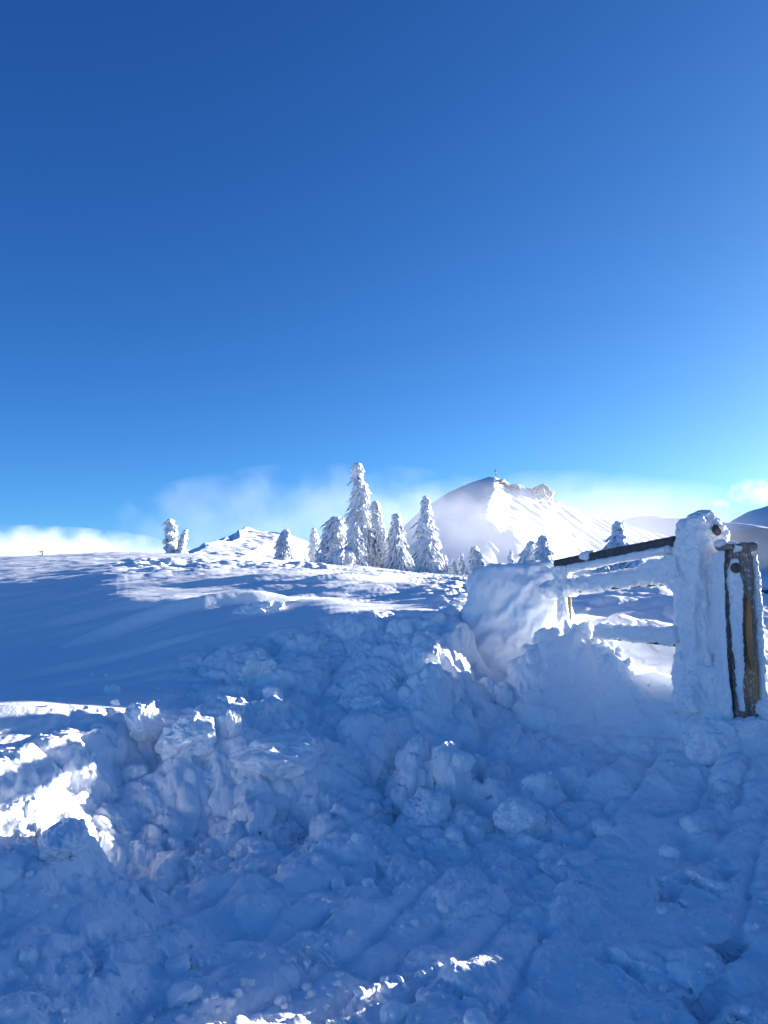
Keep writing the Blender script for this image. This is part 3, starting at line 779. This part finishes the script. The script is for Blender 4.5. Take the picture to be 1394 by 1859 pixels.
# ------------------------------------------------------------------ trees
def tree(px_rows, Y, label, seed, rag=1.4, base_py=None, n=None, group='rime covered spruces', droop=.8, size=None, spikes=1.3):
    if seed < 15: Y = Y * 1.5
    """px_rows: (py, left px, right px) from the top down"""
    rs = np.random.RandomState(seed)
    mpp = Y / F_PX
    rows = sorted(px_rows)
    b = at((rows[-1][1] + rows[-1][2]) / 2, rows[-1][0], Y)
    gz = ground_z(b.x, b.y) if Y < 300 else b.z
    root = Vector((b.x, b.y, gz - .05))
    zs = np.array([at(0, r[0], Y).z - root.z for r in rows]); zs[-1] = min(zs[-1], 0.0)
    cx = np.array([at((r[1] + r[2]) / 2, r[0], Y).x - root.x for r in rows]); hw = np.array([(r[2] - r[1]) / 2 * mpp * 1.10 for r in rows])
    order = np.argsort(zs); zs = zs[order]; cx = cx[order]; hw = hw[order]
    H = zs[-1]
    t = empty('spruce_tree', root)
    tag(t, label, 'tree', group)
    # trunk
    zz = np.linspace(-.3, H * .97, 14)
    Pt = np.stack([np.interp(zz, zs, cx), np.zeros(14), zz], 1)
    rt = np.interp(zz, [0, H], [.045 * H ** .8, .012])
    V, Q, T = tube(Pt, rt, rt, 8, 1, (0, 1, 0)); mb = MB(); mb.add(V, Q, T); mb.build('trunk', M_BARK, t)
    area = np.trapezoid(hw, zs) if hasattr(np, 'trapezoid') else np.trapz(hw, zs)
    r_b = size or max(.05, min(.17, .055 * math.sqrt(max(hw.max(), .2)) + .03 * hw.mean() + .03))
    if n is None: n = int(np.clip(area * 2 / (r_b * r_b) * 1.6, 40, 900))
    crown = MB(); need = MB()
    # z sampled by width
    zc = np.linspace(0, H, 200); w = np.interp(zc, zs, hw) + .05; cdf = np.cumsum(w); cdf /= cdf[-1]
    # inner core of packed rime
    zz = np.linspace(-.1, H * .985, 40)
    Pc = np.stack([np.interp(zz, zs, cx), np.zeros(40), zz], 1)
    hc = np.interp(zz, zs, hw) * .72
    V, Q, T = tube(Pc, hc, hc, 22, 1, (0, 1, 0))
    ax = np.stack([np.interp(V[:, 2], zs, cx), np.zeros(len(V)), V[:, 2]], 1)
    V = ax + (V - ax) * (1 + .45 * fbm3(V * 1.6 / max(r_b * 3, .2) * .3 + seed, 3))[:, None]
    crown.add(V, Q, T)
    m = 6; ns = 7
    th = np.linspace(0, 2 * math.pi, ns, endpoint=False)
    prof = np.array([.55, .8, 1.0, 1.0, .75, .3])
    for k in range(n):
        z0 = np.interp(rs.rand(), cdf, zc)
        ph = rs.uniform(0, 2 * math.pi)
        Rr = np.interp(z0, zs, hw)
        L = Rr * rs.choice([rs.uniform(.6, 1.0), rs.uniform(.9, 1.0 + .3 * rag)])
        L *= 1 - .28 * math.cos(ph) * rs.rand()
        zst = min(z0 + L * rs.uniform(.1, .45) * droop * 1.6, H * .97)
        d = np.array([math.cos(ph), math.sin(ph), 0])
        s_ = np.linspace(.25, 1, m)
        dr = droop * rs.uniform(.6, 1.5)
        cxa = np.interp(zst - (dr * L * s_ ** 1.8) * .6, zs, cx)
        P = np.stack([cxa + d[0] * L * s_, d[1] * L * s_, zst + .12 * L * s_ - dr * L * s_ ** 1.8], 1)
        P[:, 2] = np.maximum(P[:, 2], -.1)
        rb = r_b * rs.uniform(.55, 1.25)
        sway = rs.normal(size=(m, 3)) * rb * .22 * rag; P = P + sway
        V, Q, T = tube(P, prof * rb, prof * rb * .8, ns, 1, (.02, .03, 1))
        crown.add(V, Q, T)
        if rs.rand() < .4:
            V, Q, T = tube(P[1:] - np.array([0, 0, rb * .75]), (prof * rb * .62)[1:], (prof * rb * .5)[1:], 5, 1, (.02, .03, 1))
            need.add(V, Q, T)
    crown_V = np.concatenate(crown.V)
    f = 1.0 / r_b
    crown_V = crown_V + np.stack([fbm3(crown_V * f * .45 + 9.1 * j + seed, 3) for j in range(3)], 1) * r_b * .75
    crown.V = [crown_V]
    # rime feathers: thin points hanging from the branch tongues
    ns_ = int(n * 3 * spikes)
    idx = rs.randint(0, len(crown_V), ns_)
    for i in idx:
        p = crown_V[i]
        axp = np.array([np.interp(p[2], zs, cx), 0, p[2]])
        o = p - axp; o /= np.linalg.norm(o) + 1e-6
        dd = o * rs.uniform(.2, .9) + np.array([-.25, 0, -rs.uniform(.5, 1.3)]); dd /= np.linalg.norm(dd)
        L = r_b * rs.uniform(.7, 1.9); wd = r_b * rs.uniform(.10, .22)
        a = np.cross(dd, [0, 0, 1]); a /= np.linalg.norm(a) + 1e-6; b_ = np.cross(a, dd)
        V = np.array([p + a * wd, p - a * .5 * wd + b_ * wd * .87, p - a * .5 * wd - b_ * wd * .87, p + dd * L])
        crown.add(V, None, [[0, 1, 3], [1, 2, 3], [2, 0, 3]])
    crown.build('crown', M_TREE, t)
    if need.V: need.build('needles', M_NEEDLE, t)
    return t

TREES = [
 ([(838, 645, 652), (843, 639, 658), (866, 640, 661), (896, 641, 670), (923, 639, 674), (946, 632, 678), (981, 648, 702), (1008, 652, 714), (1032, 652, 722)], 50, 'tallest rime covered spruce in the middle group, its top bent to the left', 1),
 ([(908, 676, 686), (913, 673, 689), (946, 677, 695), (981, 686, 706), (1006, 690, 714), (1034, 694, 720)], 49, 'rime covered spruce pressed against the right side of the tallest one', 2),
 ([(931, 716, 724), (936, 714, 727), (958, 711, 731), (975, 707, 733), (992, 708, 737), (1015, 709, 746), (1036, 708, 750)], 47, 'narrow topped white spruce standing right of the tallest group', 3),
 ([(937, 603, 618), (946, 598, 624), (958, 594, 627), (980, 591, 630), (1004, 589, 628), (1030, 587, 622)], 47, 'hunched drooping white spruce at the left end of the middle group', 4),
 ([(996, 616, 634), (1001, 608, 642), (1014, 602, 646), (1031, 600, 647)], 45, 'low round snow covered bush in front of the hunched spruce', 5),
 ([(944, 642, 648), (950, 639, 651), (969, 634, 657), (985, 634, 660), (1004, 634, 665), (1032, 634, 669)], 45.5, 'slim white spruce in front of the tallest one', 6),
 ([(899, 766, 773), (904, 767, 777), (916, 767, 783), (939, 766, 784), (950, 759, 787), (958, 756, 790), (968, 764, 791), (980, 768, 793), (988, 754, 795), (1000, 755, 798), (1016, 759, 801), (1046, 764, 808)], 42, 'tall lone spruce with ragged ledges of rime right of the group', 7),
 ([(957, 567, 571), (970, 564, 576), (981, 564, 580), (994, 566, 584)], 62, 'small thin spruce on the slope left of the middle group', 8),
 ([(1000, 575, 580), (1006, 573, 584), (1015, 572, 585)], 50, 'tiny snow covered shrub at the foot of the thin left spruce', 9),
 ([(1005, 806, 809), (1018, 803, 812), (1042, 803, 814)], 50, 'thin pale sapling tight behind the lone spruce', 10),
 ([(1014, 821, 824), (1026, 818, 827), (1040, 816, 831), (1056, 814, 833)], 44, 'small white sapling, first right of the lone spruce', 11),
 ([(1003, 836, 839), (1014, 834, 841), (1030, 831, 843), (1052, 828, 847)], 44, 'small pointed white sapling, second right of the lone spruce', 12),
 ([(1031, 845, 848), (1040, 843, 850), (1052, 842, 852)], 43, 'tiny white shrub just right of the pointed sapling', 13),
 ([(992, 853, 866), (998, 855, 870), (1012, 856, 873), (1026, 856, 876), (1040, 856, 878)], 46, 'stubby white spruce rising just above the left corner of the snow wall', 14),
 ([(998, 926, 929), (1010, 923, 932), (1030, 920, 936)], 95, 'faint hazy spruce above the snow wall', 15),
 ([(981, 962, 968), (992, 957, 974), (1006, 949, 978), (1030, 944, 982)], 55, 'broad white spruce above the right part of the snow wall', 16),
 ([(971, 984, 990), (980, 979, 996), (995, 977, 1000), (1012, 976, 1003), (1032, 974, 1006)], 53, 'dark streaked spruce right of the broad white one', 17),
 ([(946, 1119, 1124), (952, 1117, 1130), (970, 1112, 1136), (990, 1106, 1142), (1010, 1104, 1147), (1040, 1102, 1150)], 40, 'grey white spruce rising behind the dark top rail', 18),
 ([(943, 302, 309), (950, 302, 314), (965, 303, 318), (985, 303, 320), (1000, 303, 324), (1012, 302, 327)], 56, 'stout white spruce alone on the left crest, leaning a little left', 19),
 ([(963, 335, 340), (972, 329, 339), (985, 326, 336), (1000, 323, 336), (1012, 321, 337)], 55.5, 'shorter slanting white spruce joined to the one on the left crest', 20),
 ([(961, 515, 523), (970, 510, 526), (985, 506, 528), (1000, 504, 530), (1014, 503, 532)], 75, 'small white spruce in front of the hill with the track', 21),
 ([(1012, 1150, 1160), (1022, 1143, 1172), (1040, 1138, 1180)], 30, 'low frosted bush seen between top and middle rail', 22),
 ([(1018, 1092, 1099), (1030, 1088, 1104), (1044, 1085, 1108)], 32, 'little frosted bush between the rails, left of the low one', 23),
]
for rows, Y, label, seed in TREES:
    tree(rows, Y, label, seed, **({'size': .15, 'rag': 1.8} if seed in (19, 20) else {}))

# ------------------------------------------------------------------ hills and mountains
def ridge(name, sil, Y, front, back, depth_f, depth_b, res, rough, mat, label, extra=None, twist=0.0):
    pts = [at(px, py, Y) for px, py in sil]
    xs = np.array([p.x for p in pts]); zs = np.array([p.z for p in pts])
    nx, ny = res
    X1 = np.linspace(xs[0], xs[-1], nx); Y1 = np.concatenate([np.linspace(-depth_f, 0, ny)[:-1], np.linspace(0, depth_b, ny // 2)])
    X, Yy = np.meshgrid(X1, Y1)
    k = np.hanning(5); k /= k.sum()
    S = np.interp(X1, xs, zs); pad = len(k) // 2
    S = np.convolve(np.pad(S, pad, mode='edge'), k, 'valid')
    S = np.interp(X + twist * np.clip(-Yy, 0, 1e9), X1, S)
    Z = S + np.where(Yy < 0, front * Yy, -back * Yy)
    if extra is not None: Z = extra(X, Yy, Z)
    Z = Z + rough(X, Yy)
    V = np.stack([X.ravel(), (Yy + Y).ravel(), Z.ravel()], 1)
    n = nx; m = len(Y1)
    ii = np.arange(m - 1)[:, None] * n + np.arange(n - 1)[None, :]
    Q = np.stack([ii, ii + 1, ii + n + 1, ii + n], -1).reshape(-1, 4)
    o = mesh_obj(name, V, Q, mat)
    tag(o, label, kind='structure')
    return o

XS_ = at(900, 862, 700).x
def mt_rough(X, Yd):
    a = (X + .55 * Yd); c = (X * .5 - Yd)
    near_top = np.exp(-((Yd + 12) / 22.0) ** 2) * sstep(XS_ - 6, XS_ + 2, X) * (1 - sstep(XS_ + 40, XS_ + 70, X))
    right = sstep(XS_ - 12, XS_ + 20, X + .2 * np.clip(-Yd, 0, 400))
    r = 1.2 * fbm2(X / 30, Yd / 40, 4, 101)
    r = r + right * (1.7 * fbm2(a / 13, c / 80, 5, 102, .6) + .6 * fbm2(a / 5, c / 30, 3, 104))
    return r + near_top * (6.0 * (np.abs(fbm2(X / 9, Yd / 9, 5, 103)) - .25))
def mt_extra(X, Yd, Z):
    sx = at(893, 1000, 560).x
    Z = Z + 13 * np.exp(-(((X - sx - 10) / 34) ** 2)) * np.exp(-((Yd + 165) / 55) ** 2)
    return Z
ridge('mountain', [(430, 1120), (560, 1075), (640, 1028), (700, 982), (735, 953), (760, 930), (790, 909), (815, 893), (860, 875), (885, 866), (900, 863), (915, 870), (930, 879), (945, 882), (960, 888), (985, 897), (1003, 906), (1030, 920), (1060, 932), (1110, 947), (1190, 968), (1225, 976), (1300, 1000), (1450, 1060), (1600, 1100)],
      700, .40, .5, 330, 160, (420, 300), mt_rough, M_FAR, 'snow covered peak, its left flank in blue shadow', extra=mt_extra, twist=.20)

def outcrop(px, py, Y, half, seed, label):
    p = at(px, py, Y)
    V, T = chunk(half, seed, 5, 9, .34, 2.4)
    o = mesh_obj('rock_outcrop', V, T, M_ROCKSNOW, None, True, p)
    tag(o, label, 'rock')
    return o
def rocksnow():
    m, nt, b = new_mat('rimed_rock'); L = nt.links
    geo = nt.nodes.new('ShaderNodeNewGeometry')
    n = nt.nodes.new('ShaderNodeTexNoise'); n.inputs['Scale'].default_value = .55; n.inputs['Detail'].default_value = 8; n.inputs['Roughness'].default_value = .7
    L.new(geo.outputs['Position'], n.inputs['Vector'])
    r = nt.nodes.new('ShaderNodeValToRGB')
    r.color_ramp.elements[0].position = .47; r.color_ramp.elements[0].color = (.14, .135, .13, 1)
    r.color_ramp.elements[1].position = .60; r.color_ramp.elements[1].color = (.85, .87, .9, 1)
    L.new(n.outputs['Fac'], r.inputs[0]); L.new(r.outputs[0], b.inputs['Base Color'])
    bp = nt.nodes.new('ShaderNodeBump'); bp.inputs['Distance'].default_value = 1.2
    L.new(n.outputs['Fac'], bp.inputs['Height']); L.new(bp.outputs[0], b.inputs['Normal'])
    b.inputs['Roughness'].default_value = .85
    return m
M_ROCKSNOW = rocksnow()
outcrop(984, 902, 690, (11, 8, 11), 71, 'rimed rock tower on the right shoulder of the peak')
outcrop(966, 895, 697, (9, 5, 6), 72, 'low rimed rock step left of the rock tower')
outcrop(909, 881, 688, (7, 6, 4.5), 73, 'rimed rocks just below the summit cross')
outcrop(929, 890, 688, (8, 6, 5), 74, 'rimed rock rib between summit and rock tower')

p = at(900, 863, 700)
cross = empty('summit_cross', (p.x, p.y, p.z - 1))
tag(cross, 'thin dark cross standing on top of the mountain peak', 'cross')
V, Q, T = tube([(0, 0, 0), (0, 0, 7.0)], [.28, .26], [.28, .26], 8, 1, (0, 1, 0)); mb = MB(); mb.add(V, Q, T); mb.build('upright', M_METAL, cross)
V, Q, T = tube([(-1.6, 0, 5.0), (1.6, 0, 5.0)], [.26, .26], [.26, .26], 8); mb = MB(); mb.add(V, Q, T); mb.build('crossbar', M_METAL, cross)

def hill_rough(X, Yd): return .35 * fbm2(X / 9 + Yd / 30, Yd / 5, 4, 111) + .25 * fbm2(X / 3, Yd / 2, 3, 112)
def hill_extra(X, Yd, Z):
    tx = at(455, 975, 130).x + 1.5 * np.sin(Yd * .22) - np.clip(-Yd - 12, 0, 40) * .12
    g = np.exp(-((X - tx) / .55) ** 2) * sstep(-45, -30, Yd) * (1 - sstep(-3, 0, Yd))
    return Z - .55 * g + .3 * np.exp(-((X - tx - 1.1) / .5) ** 2) * sstep(-45, -30, Yd) * (1 - sstep(-3, 0, Yd))
ridge('hill', [(250, 1060), (330, 1015), (352, 1002), (380, 991), (415, 975), (445, 961), (452, 959), (463, 961), (485, 964), (510, 967), (540, 976), (565, 986), (590, 994), (620, 1008), (700, 1040), (760, 1060)],
      130, .16, .3, 55, 40, (300, 220), hill_rough, M_HILL, 'low rounded snow hill with a track over it, left of the trees', extra=hill_extra)
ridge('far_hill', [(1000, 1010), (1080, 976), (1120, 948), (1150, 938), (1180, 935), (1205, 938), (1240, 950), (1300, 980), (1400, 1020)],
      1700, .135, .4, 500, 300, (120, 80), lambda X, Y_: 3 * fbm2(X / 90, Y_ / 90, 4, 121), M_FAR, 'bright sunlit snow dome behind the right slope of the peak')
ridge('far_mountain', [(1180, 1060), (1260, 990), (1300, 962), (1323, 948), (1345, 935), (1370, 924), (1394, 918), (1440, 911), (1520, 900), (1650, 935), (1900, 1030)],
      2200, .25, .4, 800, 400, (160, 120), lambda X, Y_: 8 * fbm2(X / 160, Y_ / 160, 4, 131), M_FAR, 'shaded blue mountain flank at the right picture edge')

# ------------------------------------------------------------------ small far things
p = at(77, 1011, 57); gz = ground_z(p.x, p.y)
sg = empty('trail_marker', (p.x, p.y, gz - .1))
tag(sg, 'small dark trail marker post with a side arm on the left crest', 'trail marker')
hh = at(77, 1001, 57).z - gz + .1
def bar(name, a, b, r, parent, mat):
    V, Q, T = tube([a, b], [r, r], [r, r], 10, 2, (0, 1, .01)); mb = MB(); mb.add(V, Q, T); return mb.build(name, mat, parent)
bar('pole', (0, 0, -.3), (0, 0, hh), .032, sg, M_METAL)
bar('arm', (.03, 0, hh), (-.24, 0, hh), .028, sg, M_METAL)
bar('brace', (-.2, 0, hh - .06), (0, 0, hh - .24), .02, sg, M_METAL)

p = at(1386, 1083, 22); gz = ground_z(p.x, p.y)
hut = empty('feeding_shelter', (p.x, p.y, p.z))
tag(hut, 'small brown box under a thick snow roof at the right edge behind the post', 'shelter')
rime_tube('box', M_WOOD, hut, [Vector((-.13, 0, .09)), Vector((.16, 0, .09))], [.12, .12], [.09, .09], .006, 10, 28, 10, (0, 0, 1), 8)
rime_tube('snow_cap', M_RIME, hut, [Vector((-.28, 0, .31)), Vector((.1, 0, .31)), Vector((.6, 0, .31))], [.26, .28, .26], [.12, .13, .12], .04, 5, 36, 14, (0, 0, 1), 4)
rime_tube('post', M_WOOD, hut, [Vector((.05, 0, .05)), Vector((.05, 0, gz - p.z - .4))], [.05, .05], [.05, .05], .006, 10, 16, 8, (1, 0, 0), 5)

# ------------------------------------------------------------------ clouds and mist (real volumes)
def cloud(name, px, py, Y, half_px, depth, dens, label, nscale=1.4, a=1.6, b=2.2, col=(.95, .96, .98), seed=0, kind='stuff', aniso=.0, squash=1.0):
    c = at(px, py, Y); mpp = Y / F_PX
    V, T = ICO[4]
    o = mesh_obj(name, V, T, None, None, True, c)
    o.scale = (half_px[0] * mpp, depth, half_px[1] * mpp)
    tag(o, label, kind=kind)
    m = bpy.data.materials.new(name); m.use_nodes = True; nt = m.node_tree; L = nt.links
    nt.nodes.remove(nt.nodes['Principled BSDF'])
    out = nt.nodes['Material Output']
    vol = nt.nodes.new('ShaderNodeVolumePrincipled')
    vol.inputs['Color'].default_value = (*col, 1)
    vol.inputs['Anisotropy'].default_value = aniso
    tc = nt.nodes.new('ShaderNodeTexCoord')
    ln = nt.nodes.new('ShaderNodeVectorMath'); ln.operation = 'LENGTH'; L.new(tc.outputs['Object'], ln.inputs[0])
    mp = nt.nodes.new('ShaderNodeMapping'); mp.inputs['Location'].default_value = (seed * 3.1, seed * 1.7, seed)
    asp = half_px[0] / half_px[1]
    mp.inputs['Scale'].default_value = (asp * squash, depth / (half_px[1] * mpp) * squash * .6, 1)
    L.new(tc.outputs['Object'], mp.inputs['Vector'])
    n = nt.nodes.new('ShaderNodeTexNoise'); n.inputs['Scale'].default_value = nscale; n.inputs['Detail'].default_value = 4; n.inputs['Roughness'].default_value = .55
    L.new(mp.outputs[0], n.inputs['Vector'])
    def mth(op, x, y=None, clamp=False):
        nd = nt.nodes.new('ShaderNodeMath'); nd.operation = op; nd.use_clamp = clamp
        for i, v in enumerate((x, y)):
            if v is None: continue
            if isinstance(v, (int, float)): nd.inputs[i].default_value = v
            else: L.new(v, nd.inputs[i])
        return nd.outputs[0]
    fall = mth('MULTIPLY', mth('SUBTRACT', 1.0, ln.outputs['Value']), a)
    nz = mth('MULTIPLY', mth('SUBTRACT', n.outputs['Fac'], .5), b)
    d = mth('MINIMUM', mth('MAXIMUM', mth('ADD', fall, nz), 0.0), 1.0)
    d = mth('MULTIPLY', d, dens)
    L.new(d, vol.inputs['Density'])
    L.new(vol.outputs[0], out.inputs['Volume'])
    o.data.materials.append(m)
    return o
cloud('cloud_bank', 40, 1045, 2600, (370, 92), 260, .0034, 'white cloud bank low behind the left snow crest', 2.2, 3.0, 3.4, seed=1, col=(.80, .82, .86))
cloud('mist', 600, 975, 1150, (430, 135), 160, .0017, 'thin mist drifting behind the middle trees', 1.5, 1.2, 3.0, seed=2, col=(.9, .92, .95))
cloud('mist', 850, 945, 400, (240, 70), 45, .0085, 'thin mist hanging before the shaded flank of the peak', 1.3, 1.1, 2.4, seed=3, col=(.88, .9, .94))
cloud('mist', 1010, 975, 360, (420, 120), 60, .0065, 'broad veil of blowing snow and mist over the whole peak', 1.0, 1.6, 1.6, seed=9, col=(.80, .83, .88))
cloud('mist', 1100, 965, 420, (250, 80), 60, .0026, 'bright mist over the right slope of the peak', 1.3, 1.2, 2.4, seed=4, col=(.84, .86, .9))
cloud('mist', 1120, 925, 1000, (210, 55), 80, .0011, 'wisps of cloud above the right slope of the peak', 1.6, 1.1, 3.2, seed=5)
cloud('mist', 1400, 1030, 900, (95, 75), 80, .0032, 'white mist below the far mountain at the right edge', 1.2, 2.0, 2.0, seed=6)
cloud('cloud', 1375, 893, 3000, (60, 26), 60, .005, 'small white cloud puff high at the right edge', 1.8, 1.0, 3.6, seed=7)
cloud('cloud', 1308, 914, 3000, (20, 11), 30, .006, 'tiny cloud scrap left of the small puff', 1.3, 1.0, 3.2, seed=8)
